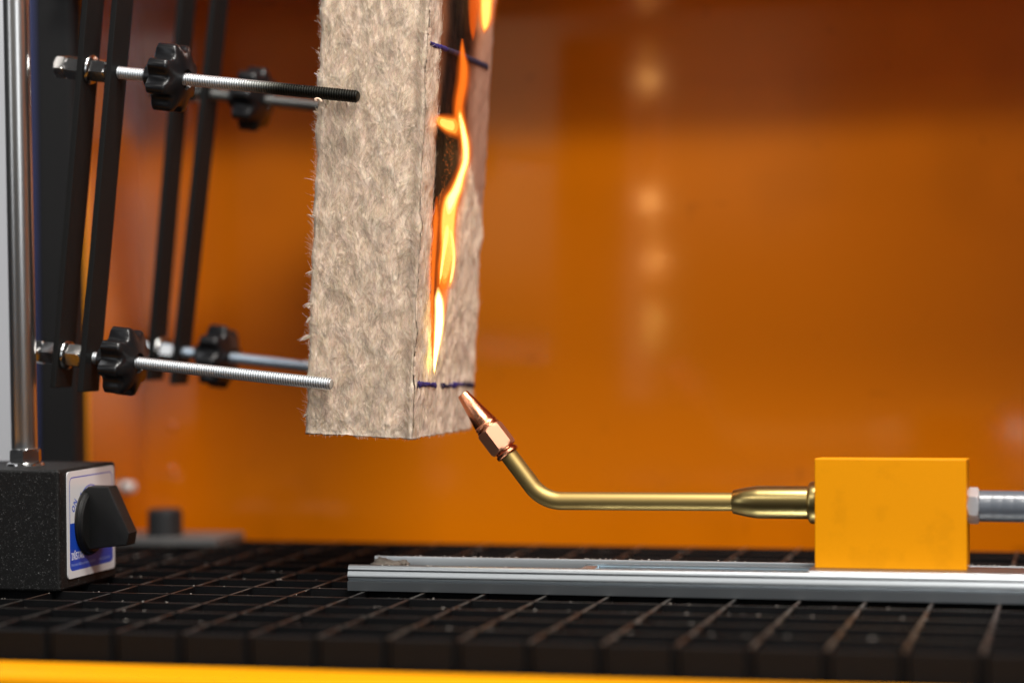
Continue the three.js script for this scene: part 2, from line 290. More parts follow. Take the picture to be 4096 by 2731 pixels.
function barClamp(label, base, cfg) {
  const t = thing('bar_clamp', label, 'clamp', base, 'bar clamps holding the wool sample'); t.rotation.y = -6 * Math.PI / 180; bases.set(t, [0, 0, 0]);
  const by = base[1];
  for (const [sTop, yTop, sBot, yBot] of cfg.bars) {
    const a = V(sBot, yBot - by, 0), d = V(sTop - sBot, yTop - yBot, 0), L = d.length() * 1.12;
    const g = new RoundedBoxGeometry(3.1, L, 16, 2, 0.45).translate(0, L / 2, 0);
    part('flat_bar', along(g, a, d), M.bar, t);
  }
  cfg.rods.forEach((r) => {
    const p = (s) => V(s, r.y0 + (s - r.s0) * r.slope - by, 0), d = V(1, r.slope, 0).normalize();
    const put = (name, g, s, m, turn = 0) => part(name, along(g.clone().rotateY(turn), p(s), d), m, t);
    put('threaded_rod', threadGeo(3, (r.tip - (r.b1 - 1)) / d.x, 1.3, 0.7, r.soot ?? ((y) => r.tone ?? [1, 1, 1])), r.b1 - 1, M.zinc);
    put('bolt_head', hexGeo(6.0, 5.6, 0.7, 0.12 + r.turn), r.b1 - 16.2, M.nut);
    put('nut', hexGeo(5.9, 8.8, 0.6, 0.02 + r.turn), r.b1 - 10.5, M.nut);
    put('flange_nut', mergeGeometries([lathe([[0, 0], [7.0, 0], [7.2, 0.6], [6.9, 1.3], [5.4, 2.3], [0, 2.3]], 48), hexGeo(5.9, 8.6, 0.7, 0.1 + r.turn).translate(0, 1.4, 0)].map((g) => { const n = g.index ? g.toNonIndexed() : g.clone(); for (const k of Object.keys(n.attributes)) if (k !== 'position' && k !== 'normal') n.deleteAttribute(k); return n; })), r.b1 + 1.6, M.nut);
    put('star_knob', KNOB, r.knob, M.plastic, r.turn * 1.7);
  });
  return t;
}
const soot = (y, a) => { const k = sstep(78, 112, y + 7 * Math.sin(a + 0.6)) , j = 1 - 0.96 * k; return [j * lerp(1, 0.95, k), j * lerp(1, 0.9, k), j * lerp(1, 0.75, k)]; };
barClamp('nearer black bar clamp with star knobs, its upper threaded rod sooted black', [-97, 90, 17], {
  bars: [[-109.5, 281.7, -129.9, 94.3], [-93.4, 280.8, -114.8, 92.2]],
  rods: [{ s0: -129.8, y0: 250.3, slope: -0.133, b1: -112.9, tip: 29.7, knob: -73, soot, turn: 0.25 }, { s0: -145.5, y0: 111.8, slope: -0.100, b1: -128.1, tip: 14.7, knob: -100.4, turn: 0.62, tone: [1, 1, 1] }],
});
barClamp('farther black bar clamp with star knobs, its rods running behind the wool block', [-140.3, 90, -112], {
  bars: [[-67.9, 297.8, -89.8, 94.2], [-48.2, 296.7, -75.1, 92.0]],
  rods: [{ s0: -51.2, y0: 246.2, slope: -0.142, b1: -72.4, tip: 62, knob: -34.2, turn: 0.4, tone: [0.30, 0.29, 0.27] }, { s0: -78.2, y0: 109.6, slope: -0.106, b1: -87.4, tip: 52, knob: -56.4, turn: 0.1, tone: [0.8, 0.9, 1.0] }],
});

// ───────── mineral wool sample: local axes x (0 = burning face, negative into the board), y up from its lower edge, z = minus depth ─────────
const TILT = 2.92 * Math.PI / 180, SB = [-45.7, 69.9, 12], SH = 240, SW = 52;
const sample = new THREE.Group(); sample.name = 'mineral_wool_sample'; scene.add(sample); bases.set(sample, [0, 0, 0]);
sample.position.set(SB[0] * MM, SB[1] * MM, SB[2] * MM); sample.rotation.z = -TILT;
sample.userData = { label: 'hanging beige mineral wool block with a charred, burning right face and two blue marker lines', category: 'insulation sample' };
const depthAt = (y) => 107 + y * 0.068;
const tab = (T, y) => { let i = 0; while (i < T.length - 2 && T[i + 1][0] < y) i++; const t = clamp((y - T[i][0]) / (T[i + 1][0] - T[i][0])); return T[i].map((v, k) => lerp(v, T[i + 1][k], t)); };
// extent of the char on the burning face: [height above the floor, first depth, last depth]
const CHAR = [[98.9, 33.4, 34.2], [122.9, 25, 33], [146.6, 21.3, 45], [170.2, 20.5, 53], [193.8, 21.4, 62], [205.6, 21.4, 65], [217.4, 21.8, 67.5], [241, 21.8, 66], [264.8, 24, 74], [283.4, 23, 77], [330, 22, 80]];
const SMOOTH = [[70, 140], [165, 118], [179, 104], [190, 94], [197.6, 86], [204.5, 76], [214, 66], [330, 60]];   // where the burnt film begins
{
  // perimeter: front, right (burning), back, left
  const R = 2.2, per = [];
  const push = (x, zf, nx, nz, u) => per.push([x, zf, nx, nz, u]);
  for (let i = 0; i <= 104; i++) { const x = -SW + R + (SW - 2 * R) * i / 104; push(x, 0, 0, 1, (x + SW)); }
  for (let i = 1; i < 8; i++) { const a = Math.PI / 2 * (1 - i / 8); push(-R + R * Math.cos(a), [-R + R * Math.sin(a)], Math.cos(a), Math.sin(a), SW - R + R * 1.4 * i / 8); }
  for (let i = 0; i <= 170; i++) { push(0, i / 170, 1, 0, null); }
  for (let i = 1; i < 5; i++) { const a = -Math.PI / 2 * i / 5; push(-R + R * Math.cos(a), ['b', R + R * Math.sin(a)], Math.cos(a), Math.sin(a), SW + 110); }
  for (let i = 0; i <= 26; i++) { const x = -R - (SW - 2 * R) * i / 26; push(x, 'back', 0, -1, SW + 110 - i); }
  for (let i = 0; i <= 60; i++) push(-SW, 1 - i / 60, -1, 0, null);
  const rows = 480, W = per.length, pos = [], uv = [], idx = [];
  const disp = (x, y, z) => {
    const wx = x + 2.2 * N3(x / 9, y / 9, z / 9), wz = z + 2.2 * N3(x / 9, y / 9, z / 9 + 5), wy = y + 5 * N3(x / 11, y / 11, z / 11 + 9);
    const clumps = fbm(x / 7.5, y / 13, z / 7.5, 2) * 1.15, strand = (1 - Math.abs(N3(wx / 2.4, wy / 9, wz / 2.4)) * 2) * 0.15 + (1 - Math.abs(N3(wx / 1.1, wy / 5, wz / 1.1 + 3)) * 2) * 0.06, pits = -0.35 * sstep(0.22, 0.5, N3(wx / 3.4, wy / 6, wz / 3.4 + 20));
    const tufts = strand + pits, fine = N3(x / 0.7, y / 2.0, z / 0.7) * 0.1;
    return clumps + tufts + fine;
  };
  for (let j = 0; j <= rows; j++) {
    const y = SH * j / rows, D = depthAt(y);
    for (const [x, zf, nx, nz, uu] of per) {
      let z, u = uu;
      if (zf === 0) z = 0; else if (Array.isArray(zf)) z = zf[0] === 'b' ? -D + zf[1] : zf[0]; else if (zf === 'back') z = -D; else z = -R - zf * (D - 2 * R);
      if (nx === 1) u = SW - z; if (nx === -1) u = SW + z * -1;
      const side = clamp(nx), wy = y + SB[1], ch = nx > 0.9 ? sstep(CHARL(wy) - 3, CHARL(wy) + 1, -z) * sstep(CHARR(wy) + 10, CHARR(wy) - 2, -z) : 0, sm = nx > 0.9 ? smoothAt(-z, wy) : 0;
      let d = disp(x, y, z) * (1 - 0.75 * Math.max(ch, sm));
      if (nz > 0 && x > -14) { const gv = 2.5 + 0.8 * N3(3, y / 18, 8) + 0.3 * N3(2, y / 4, 1); const gx = x + 0.9 * N3(1, y / 22, 4) + 0.35 * N3(5, y / 3.5, 2); d -= nz * gv * sstep(-12.5, -3.2, gx) * (1 - sstep(-5.2, -0.2, gx)); }
      d -= 0.7 * ch;
      let yy = y; if (j === 0) yy += 0; else if (j < 6) yy += 0;
      if (j === 0) yy += 0.9 * fbm(x / 4, 3, z / 4, 3);
      pos.push(x + nx * d, yy, z + nz * d); uv.push(u / 176, y / SH);
    }
  }
  for (let j = 0; j < rows; j++) for (let i = 0; i < W; i++) { const a = j * W + i, b = j * W + (i + 1) % W; idx.push(a, b, a + W, b, b + W, a + W); }
  // lower face: fan between matching rings
  const g = new THREE.BufferGeometry();
  const cap = (row, y, flip) => { const c = pos.length / 3; pos.push(-SW / 2, y, -54); uv.push(0.3, 0.1); for (let i = 0; i < W; i++) { const a = row * W + i, b = row * W + (i + 1) % W; flip ? idx.push(c, a, b) : idx.push(c, b, a); } };
  cap(0, 0.3, false); cap(rows, SH, true);
  g.setAttribute('position', new THREE.Float32BufferAttribute(pos, 3)); g.setAttribute('uv', new THREE.Float32BufferAttribute(uv, 2)); g.setIndex(idx);
  g.computeVertexNormals();
  sample.userData.disp = undefined; delete sample.userData.disp;
  // wool colours, drawn fibre by fibre; then the scorch on the burning face
  const TW = 2048, TH = 2048, cv = document.createElement('canvas'); cv.width = TW; cv.height = TH; const c = cv.getContext('2d');
  const kx = TW / 176, ky = TH / SH;
  c.fillStyle = 'rgb(245,225,204)'; c.fillRect(0, 0, TW, TH);
  for (let i = 0; i < 2600; i++) { const x = rr(0, TW), y = rr(0, TH), r = rr(8, 46), v = rnd(); c.fillStyle = v < 0.5 ? `rgba(150,126,102,${rr(0.03, 0.16)})` : `rgba(240,230,214,${rr(0.03, 0.14)})`; c.save(); c.translate(x, y); c.rotate(rr(-0.5, 0.5)); c.scale(0.7, 1.5); c.beginPath(); c.arc(0, 0, r, 0, 7); c.fill(); c.restore(); }
  for (let i = 0; i < 64000; i++) {
    const x = rr(0, TW), y = rr(0, TH), L = rr(1.2, 5.5), v = rnd(), ang = Math.PI / 2 + rr(-1, 1) * rr(0.2, 1.5) + 0.8 * N3(x / 160, y / 160, 5), dx = Math.cos(ang) * L * kx, dy = Math.sin(ang) * L * ky, bx = rr(-1, 1) * L * 3, by2 = rr(-1, 1) * L * 2;
    const dark = v < 0.40; c.strokeStyle = dark ? `rgba(${140 + rr(-24, 20) | 0},${118 + rr(-20, 16) | 0},94,${rr(0.06, 0.26)})` : v < 0.93 ? `rgba(${236 + rr(-20, 16) | 0},${223 + rr(-18, 14) | 0},${203 + rr(-20, 16) | 0},${rr(0.10, 0.42)})` : `rgba(206,178,126,${rr(0.15, 0.4)})`;
    c.lineWidth = dark ? rr(1, 3.4) : rr(0.8, 2.4); c.beginPath(); c.moveTo(x - dx / 2, y - dy / 2); c.quadraticCurveTo(x + bx, y + by2, x + dx / 2, y + dy / 2); c.stroke();
  }
  const im = c.getImageData(0, 0, TW, TH), d = im.data;
  for (let py = 0; py < TH; py++) {
    const y = SH * (1 - (py + 0.5) / TH), wy = y + SB[1];
    const L = CHARL(wy), Rr = CHARR(wy);
    for (let px = Math.floor((SW + 4) * kx); px < TW; px++) {
      const dep = px / kx - SW, i = (py * TW + px) * 4;
      const nA = fbm(dep / 7, wy / 22, 2.2, 3), nB = fbm(dep / 1.6, wy / 5, 9.1, 2);
      let cr = d[i] / 255, cg = d[i + 1] / 255, cb = d[i + 2] / 255;
      const lum = (cr + cg + cb) / 3;
      const sm = smoothAt(dep + 3 * nA, wy);                                     // brown film
      if (sm > 0) { const k = 0.88 + 0.22 * (lum - 0.5) + 0.05 * nB; cr = lerp(cr, 0.74 * k, sm); cg = lerp(cg, 0.585 * k, sm); cb = lerp(cb, 0.50 * k, sm); }
      const tan = sstep(L - 6 - (wy > 200 ? 3 : 0), L + 3, dep + 2 * nA) * sstep(Rr + lerp(9, 26, sstep(150, 220, wy)), Rr + 1, dep + 4 * nA) * sstep(98, 125, wy);   // brown rim
      cr = lerp(cr, cr * 0.62, tan); cg = lerp(cg, cg * 0.44, tan); cb = lerp(cb, cb * 0.34, tan);
      const soft = 24 * sstep(200, 268, wy);                      // softer, browner towards the top left
      const ch = sstep(L - 1 + soft * 0.1, L + 2.6 + soft, dep + 1.6 * nA + 0.8 * nB) * sstep(Rr + 9 + soft * 0.5, Rr - 6 - soft * 0.4, dep + 2.5 * nA + nB) * sstep(95, 106, wy);
      const k = ch * 0.985, streak = 0.075 + 0.05 * nB + 0.045 * nA;
      cr = lerp(cr, streak * 1.25, k); cg = lerp(cg, streak * 0.86, k); cb = lerp(cb, streak * 0.78, k);
      if (ch > 0.5 && ((px * 7349 + py * 9151 + ((px * py) % 613) * 31) % 997) < 5) { const s = 0.35 + 0.4 * ((px * 31 + py * 17) % 97) / 97; cr = s; cg = s * 0.9; cb = s * 0.85; }
      d[i] = g255(cr); d[i + 1] = g255(cg); d[i + 2] = g255(cb);
    }
  }
  const flip = new Uint8Array(TW * TH * 4); for (let y = 0; y < TH; y++) flip.set(d.subarray(y * TW * 4, (y + 1) * TW * 4), (TH - 1 - y) * TW * 4);
  const tx = new THREE.DataTexture(flip, TW, TH); tx.magFilter = tx.minFilter = THREE.LinearFilter; tx.colorSpace = THREE.SRGBColorSpace; tx.wrapS = THREE.MirroredRepeatWrapping; tx.wrapT = THREE.MirroredRepeatWrapping; tx.needsUpdate = true;
  const bt = tx.clone(); bt.colorSpace = THREE.NoColorSpace; bt.needsUpdate = true;
  M.wool = PM({ name: 'wool', map: tx, roughness: 1, specularIntensity: 0.15, bumpMap: bt, bumpScale: 0.0005 });
  part('wool_body', g, M.wool, sample);

  // loose fibres over the skin: three-sided hairs, joined
  const fp = [], fc = [], fi = [];
  function hair(a, dir, L, rad, col, curl, lift) {
    const side = V(rr(-1, 1), rr(-1, 1), rr(-1, 1)).cross(dir).normalize(), n = 3, base = fp.length / 3;
    for (let k = 0; k <= n; k++) {
      const t = k / n, q = a.clone().addScaledVector(dir, L * t).addScaledVector(side, curl * L * Math.sin(t * Math.PI) * 0.5).addScaledVector(lift, Math.sin(t * Math.PI) * 0.3 + 0.15 * t);
      const e1 = side, e2 = dir.clone().cross(side).normalize(), r = rad * (1 - 0.7 * Math.abs(t - 0.35));
      for (let s = 0; s < 3; s++) { const an = s * 2.0944; fp.push(q.x + r * (e1.x * Math.cos(an) + e2.x * Math.sin(an)), q.y + r * (e1.y * Math.cos(an) + e2.y * Math.sin(an)), q.z + r * (e1.z * Math.cos(an) + e2.z * Math.sin(an))); fc.push(...col); }
    }
    for (let k = 0; k < n; k++) for (let s = 0; s < 3; s++) { const p = base + k * 3 + s, q = base + k * 3 + (s + 1) % 3; fi.push(p, q, p + 3, q, q + 3, p + 3); }
  }
  const woolCol = (p) => { const v = rnd(), q = p ? lerp(0.76, 1.08, sstep(-0.38, 0.3, N3(p.x / 5, p.y / 8, p.z / 5 + 30) + 0.5 * N3(p.x / 2.2, p.y / 4, p.z / 2.2))) : 1; const c0 = woolBase(v); return [c0[0] * q, c0[1] * (q * 0.97 + 0.03 * q * q), c0[2] * q * (0.92 + 0.08 * q)]; };
  const woolBase = (v) => { return v < 0.3 ? [0.56 + rr(-0.08, 0.08), 0.43, 0.335] : v < 0.92 ? [0.90 + rr(-0.08, 0.08), 0.765 + rr(-0.07, 0.07), 0.63 + rr(-0.06, 0.06)] : [0.68, 0.54, 0.33]; };
  const nP = W;
  for (let i = 0; i < 64000; i++) {
    const v = Math.floor(rr(2, rows - 1)) * W + (rnd() < 0.68 ? Math.floor(rr(0, 112)) : Math.floor(rr(108, 282)));
    const p = V(pos[v * 3], pos[v * 3 + 1], pos[v * 3 + 2]), k = v % W, n = V(per[k][2], 0, per[k][3]), wy = p.y + SB[1];
    if (n.x > 0.5) { const dep = -p.z; if (Math.abs(wy - 93.7) < 4 || Math.abs(wy - 254) < 4 || smoothAt(dep, wy) > 0.3 || (dep > CHARL(wy) - 2 && dep < CHARR(wy) + 4 && wy > 98)) continue; }
    const tan = V(-n.z, 0, n.x), an = rr(-1, 1) * rr(0.2, 1.5) + 0.8 * N3(p.x / 12, p.y / 12, p.z / 12), dir = V(0, 1, 0).multiplyScalar(Math.cos(an)).addScaledVector(tan, Math.sin(an)).addScaledVector(n, rr(-0.05, 0.05)).normalize();
    hair(p.addScaledVector(n, -0.02), dir, rr(2.5, 8), rr(0.022, 0.058), woolCol(p), rr(-0.25, 0.25), n.clone().multiplyScalar(0.7));
  }
  for (let i = 0; i < 900; i++) {                                   // fluff standing off the edges
    const edge = rnd(), j = Math.floor(rr(0, rows - 1)); let k, n;
    if (edge < 0.5) { k = rnd() < 0.5 ? 0 : W - 1; n = V(-0.8, 0, 0.5); } else if (edge < 0.72) { k = 104 + Math.floor(rr(0, 6)); n = V(0.4, 0, 0.6); } else { k = Math.floor(rr(0, 280)); n = V(0, -1, 0); }
    const v = (edge >= 0.72 ? Math.floor(rr(0, 4)) : j) * W + k, p = V(pos[v * 3], pos[v * 3 + 1], pos[v * 3 + 2]);
    const dir = n.clone().add(V(rr(-0.5, 0.5), rr(-0.9, 0.9), rr(-0.5, 0.5))).normalize();
    hair(p.addScaledVector(dir, -0.5), dir, rr(0.7, 1.9), rr(0.04, 0.09), woolCol(), rr(-0.6, 0.6), n);
  }
  for (const [ty, len, drop] of [[102, 3.6, 0.6], [61, 4.2, -2.2], [54.5, 3.6, -3.2], [46, 5.6, -2.6], [9, 2.2, -1], [76, 3, -1.5], [150, 2.6, 1], [168, 2.4, 1.2]]) {   // wisps on the left edge
    for (let q = 0; q < 60; q++) hair(V(-SW + rr(0, 1.2), ty + rr(-1, 1) * rr(0, 1.1), rr(-1.5, 0.3)), V(-len + rr(-0.3, 0.3), drop + rr(-0.3, 0.3), rr(-0.4, 0.4)).normalize(), len * (0.35 + rnd() * rnd() * 1.0), rr(0.07, 0.14), woolCol(), rr(-0.25, 0.25), V(-0.5, 0, 0.5));
  }
  const fg = new THREE.BufferGeometry(); fg.setAttribute('position', new THREE.Float32BufferAttribute(fp, 3)); fg.setAttribute('color', new THREE.Float32BufferAttribute(fc, 3)); fg.setIndex(fi); fg.computeVertexNormals();
  const fm = part('wool_fibres', fg, PM({ name: 'fibre', vertexColors: true, roughness: 1, specularIntensity: 0.2 }), sample); fm.userData.kind = 'stuff';

  // the two marker lines, raised a hair above the face along which they were drawn
  function line(wy0, wave, wid, parts) {
    for (const [d0, d1, m, amp] of parts) {
      const lp = [], li = [], n = Math.ceil((d1 - d0) / 0.7), cross = 7;
      for (let i = 0; i <= n; i++) { const dep = lerp(d0, d1, i / n), mid = wy0 + wave(dep) - SB[1], hw = wid(dep) * (1 + amp * 0.5 * N3(dep / 2.2, wy0, 3)) * Math.min(1, 0.5 + Math.min(i, n - i) * 0.25);
        for (let s = 0; s <= cross; s++) { const yy0 = mid + hw * (s / cross * 2 - 1) + amp * 0.35 * N3(dep / 1.3, 7, s), y2 = yy0 + dep * 0, x = disp(0, y2, -dep) * (1 - 0.75 * Math.max(smoothAt(dep, wy0), sstep(CHARL(wy0) - 3, CHARL(wy0) + 1, dep) * sstep(CHARR(wy0) + 10, CHARR(wy0) - 2, dep))) + 0.6 - 0.45 * Math.abs(s / cross * 2 - 1) ** 4; lp.push(x, y2, -dep); } }
      for (let i = 0; i < n; i++) for (let s = 0; s < cross; s++) { const a = i * (cross + 1) + s; li.push(a, a + cross + 1, a + 1, a + 1, a + cross + 1, a + cross + 2); }
      const lg = new THREE.BufferGeometry(); lg.setAttribute('position', new THREE.Float32BufferAttribute(lp, 3)); lg.setIndex(li); lg.computeVertexNormals(); lg.setAttribute('uv', new THREE.Float32BufferAttribute(new Float32Array(lp.length / 3 * 2), 2));
      const o = part('marker_line', lg, m, sample); o.userData.label = wy0 > 200 ? 'upper blue marker line crossing the charred face' : 'lower blue marker line below the flame';
    }
  }
  line(254.2, (q) => 0.4 * Math.sin(q / 30), (q) => 1.05 + q * 0.0055, [[2.5, 34, M.ink, 0.5], [34, 74, M.inkBurnt, 0.5], [74, 112, M.inkBurnt, 0.6]]);
  line(93.7, (q) => 1.5 - q * 0.03 + 0.4 * Math.sin(q / 11), (q) => 1.15 + 0.25 * Math.sin(q / 5), [[3, 38, M.ink, 1.4], [47, 63, M.inkBurnt, 1.8], [61, 86, M.ink, 1.6], [84, 107, M.inkBurnt, 2.0]]);

  // glowing embers in the char beside the flame
  const ep = [];
  const ember = (dep, wy, s) => ep.push(new THREE.OctahedronGeometry(1, 0).scale(0.12 * s, rr(0.3, 1.0) * s, rr(0.15, 0.4) * s).translate(disp(0, wy - SB[1], -dep) * 0.25 - 0.5, wy - SB[1], -dep));
  for (let i = 0; i < 170; i++) { const wy = rr(170, 216), [, a, b] = tab(CHAR, wy), q = Math.pow(rnd(), 0.55), dep = lerp(a + 14, lerp(30, 54, sstep(176, 205, wy)), q); ember(dep, wy, rr(0.2, 0.5)); }
  for (let i = 0; i < 520; i++) { const wy = rr(100, 178), a = CHARL(wy), dep = a + Math.abs(rr(-1, 1) * rr(0, 1)) * lerp(2, 7, sstep(100, 150, wy)); ember(dep, wy, rr(0.3, 0.9)); }
  for (let i = 0; i < 60; i++) { const u = rr(-1, 1); ember(44 + u * 7, 90.5 + Math.abs(u) * 4.2 + rr(-0.4, 0.4), rr(0.3, 0.6)); }
  const em = part('glowing_embers', mergeGeometries(ep), PM({ name: 'ember_glow', color: lin(0.05, 0.01, 0), emissive: lin(1, 0.22, 0.02), emissiveIntensity: 1.7, roughness: 1 }), sample); em.userData.kind = 'stuff';
}
function CHARL(y) { return tab(CHAR, y)[1]; }
function CHARR(y) { return tab(CHAR, y)[2]; }
function smoothAt(dep, wy) { const s = tab(SMOOTH, wy)[1]; return sstep(s - 3, s + 4, dep); }

// ───────── flames: nested shells of glowing gas, thin, hugging the burning face ─────────
const gas = (r, g, b, k, op) => PM({ name: 'flame_gas', color: lin(0, 0, 0), emissive: lin(r, g, b), emissiveIntensity: k, opacity: op, transparent: true, roughness: 1, specularIntensity: 0, depthWrite: false });
const GASES = {
  halo: gas(1, 0.16, 0.01, 1.0, 0.05), hot: gas(1, 0.66, 0.14, 2.6, 0.4), outer: gas(1, 0.17, 0.012, 1.2, 0.10), outer2: gas(1, 0.26, 0.025, 1.5, 0.15), mid: gas(1, 0.46, 0.06, 2.4, 0.20), mid2: gas(1, 0.62, 0.14, 3.0, 0.26), core: gas(1, 0.72, 0.24, 4.2, 0.32), core2: gas(1, 0.80, 0.36, 5.5, 0.40),
  red: gas(1, 0.13, 0.008, 0.9, 0.16), red2: gas(1, 0.20, 0.015, 1.3, 0.24), pale: gas(1, 0.82, 0.26, 2.0, 0.16), pale2: gas(1, 0.74, 0.17, 16, 0.26),
};
const faceX = (wy) => SB[0] + (wy - SB[1]) * Math.tan(TILT);
// stations: [height, near depth, far depth, thickness across, stand-off from the face]
function flameShell(st, s, tip = 1) {
  const cs = new THREE.CatmullRomCurve3(st.map(([y, a, b]) => V(y, (a + b) / 2, Math.max(0.25, (b - a) / 2))), false, 'centripetal'), ct = new THREE.CatmullRomCurve3(st.map(([y, , , t, o]) => V(y, t, o)), false, 'centripetal');
  const n = 72, seg = 20, pos = [], idx = [];
  const y0 = st[0][0], y1 = st[st.length - 1][0];
  for (let i = 0; i <= n; i++) {
    const u = i / n, uu = clamp(lerp(0.5 - 0.5 * lerp(1, s, 0.35) * tip, 0.5 + 0.5 * lerp(1, s, 0.35), u)), p = cs.getPoint(uu), q = ct.getPoint(uu), cap = Math.sqrt(clamp(Math.min(u, 1 - u) * 9)) || 0;
    const hd = p.z * s * Math.max(cap, 0.02), hx = q.y / 2 * s * Math.max(cap, 0.02), cx = faceX(p.x) + q.z;
    for (let j = 0; j < seg; j++) { const a = j / seg * Math.PI * 2; pos.push(cx + hx * Math.cos(a), p.x, SB[2] - (p.y + hd * Math.sin(a))); }
  }
  for (let i = 0; i < n; i++) for (let j = 0; j < seg; j++) { const a = i * seg + j, b = i * seg + (j + 1) % seg; idx.push(a, a + seg, b, b, a + seg, b + seg); }
  const g = new THREE.BufferGeometry(); g.setAttribute('position', new THREE.Float32BufferAttribute(pos, 3)); g.setIndex(idx); g.computeVertexNormals(); return g;
}
function tongue(t, name, st, shells, lowCore) { for (const [s, m] of shells) { const o = part(name, flameShell(lowCore && s < 0.6 ? st.slice(lowCore) : st, s), m, t); o.castShadow = false; } }
function flameLight(x, y, z, power) { const l = new THREE.PointLight(lin(1, 0.5, 0.16), power, 0, 2); l.position.set(x * MM, y * MM, z * MM); l.castShadow = true; l.shadow.radius = 0.3; scene.add(l); }
const G = GASES, FULL = [[1.75, G.halo], [1.5, G.halo], [1.3, G.halo], [1.15, G.halo], [1.06, G.outer], [1.0, G.outer2], [0.86, G.mid], [0.72, G.mid2], [0.56, G.core], [0.38, G.core2]];
{ const t = thing('flame', 'tall narrow yellow flame climbing the charred face of the wool block', 'flame', [-40, 100, -20]);
  tongue(t, 'flame_body', [[140, 21, 44, 2.5, 3.5], [148, 21, 45.5, 3, 3.7], [159.4, 22.7, 47, 3.2, 4], [170, 21.1, 46.5, 3.4, 4], [178, 22, 48.5, 3.4, 4], [183.3, 26, 52, 3.2, 4], [188.1, 36, 57, 3, 4], [195, 46.5, 60.5, 2.8, 4], [203.7, 55, 67.5, 2.6, 4], [211.5, 52, 66.5, 2.4, 4], [218, 47, 60, 2.2, 4], [224, 42, 54, 1.8, 4], [228, 42, 52, 1, 4]], FULL, 3);
  tongue(t, 'flame_prong', [[141, 36, 41, 0.8, 4.6], [148, 39, 45, 1, 4.8], [156, 40.5, 46.5, 1.2, 4.8], [164, 37, 44, 1, 4.6], [170, 34, 38, 0.6, 4.4]], [[1.2, G.outer], [1.0, G.mid], [0.6, G.core]]);
  tongue(t, 'flame_prong', [[142, 21, 23, 0.7, 4.4], [150, 21.5, 26, 1, 4.6], [158, 23, 31, 1.2, 4.6], [166, 24, 36, 1, 4.6], [172, 28, 36, 0.6, 4.4]], [[1.0, G.mid], [0.6, G.core]]);
  tongue(t, 'flame_tip', [[219, 46, 56, 2.4, 3.2], [225, 41.5, 54, 2.4, 3.2], [231, 41.7, 55.7, 2.4, 3.2], [241, 45.7, 61.5, 2.4, 3.2], [248.5, 46.5, 61, 2.0, 3.2], [254.4, 47, 54, 1.4, 3.2], [261, 48, 50, 0.6, 3.2]], [[1.7, G.halo], [1.4, G.halo], [1.2, G.halo], [1.05, G.red], [0.85, G.red2], [0.62, G.red2], [0.4, G.outer2]]);
  tongue(t, 'flame_tongue', [[99, 23.6, 24.6, 0.6, 3], [104.3, 20.8, 25.6, 1, 3.2], [112.3, 19.6, 30, 1.6, 3.4], [120.2, 19, 34.4, 2, 3.5], [128, 18.8, 35.2, 2.2, 3.5], [134, 18, 33, 2.2, 3.5], [141, 18.5, 27, 1.4, 3.5]], [[1.5, G.halo], [1.2, G.halo], [1.0, G.pale], [0.85, G.pale], [0.7, G.pale2], [0.5, G.pale2]]);
  tongue(t, 'flame_bridge', [[122, 22, 34, 1.2, 3.4], [132, 20, 40, 2, 3.5], [142, 20, 44, 2.4, 3.6], [152, 21, 45, 2.4, 3.8], [162, 24, 44, 1.6, 4]], [[1.1, G.halo], [0.95, G.outer], [0.8, G.outer], [0.6, G.outer2]]);
  // a blade of flame that blows out sideways, towards the near edge
  const side = []; for (const [dep, yt, yb] of [[5.5, 219.5, 217.5], [9, 220.8, 216.3], [17, 221.6, 214.7], [25.7, 222.1, 213.6], [34.5, 222.6, 213.4], [44, 223, 213.4], [52, 222, 215]]) side.push([dep, yt, yb]);
  for (const [s, m] of [[1.3, G.halo], [1.16, G.halo], [1.05, G.outer], [0.9, G.outer2], [0.72, G.mid], [0.5, G.mid2]]) {
    const n = side.length, seg = 18, pos = [], idx = [];
    const cu = new THREE.CatmullRomCurve3(side.map(([q, a, b]) => V(q, (a + b) / 2, (a - b) / 2))); const K = 40;
    for (let i = 0; i <= K; i++) { const p = cu.getPoint(lerp(0.5 - s / 2 * 0.98, 0.5 + s / 2 * 0.94, i / K) > 0 ? clamp(lerp(0.5 - s / 2 * 0.98, 0.5 + s / 2 * 0.94, i / K)) : 0), cap = Math.max(0.03, Math.sqrt(clamp(Math.min(i, K - i) / 5))); for (let j = 0; j < seg; j++) { const a = j / seg * Math.PI * 2; pos.push(faceX(p.y) + 4 + 1.4 * s * cap * Math.cos(a), p.y + p.z * s * cap * Math.sin(a), SB[2] - p.x); } }
    for (let i = 0; i < K; i++) for (let j = 0; j < seg; j++) { const a = i * seg + j, b = i * seg + (j + 1) % seg; idx.push(a, b, a + seg, b, b + seg, a + seg); }
    const g = new THREE.BufferGeometry(); g.setAttribute('position', new THREE.Float32BufferAttribute(pos, 3)); g.setIndex(idx); g.computeVertexNormals(); part('flame_blade', g, m, t);
  }
  // dull red sheet along the near rim of the char
  tongue(t, 'flame_rim', [[104, 26.5, 28, 0.5, 1.2], [112, 24, 28, 0.6, 1.2], [126, 19.5, 25.5, 0.8, 1.3], [146.5, 16.6, 24.5, 0.9, 1.3], [160, 16, 26, 0.9, 1.3], [172, 16.5, 27, 0.8, 1.3], [184, 18, 26, 0.5, 1.3]], [[1.0, G.red], [0.7, G.red2], [0.4, G.red2]]);
  flameLight(faceX(165) + 4, 165, SB[2] - 34, 0.0014); flameLight(faceX(205) + 4, 205, SB[2] - 61, 0.0014); flameLight(faceX(124) + 3.5, 124, SB[2] - 27, 0.0002);
}
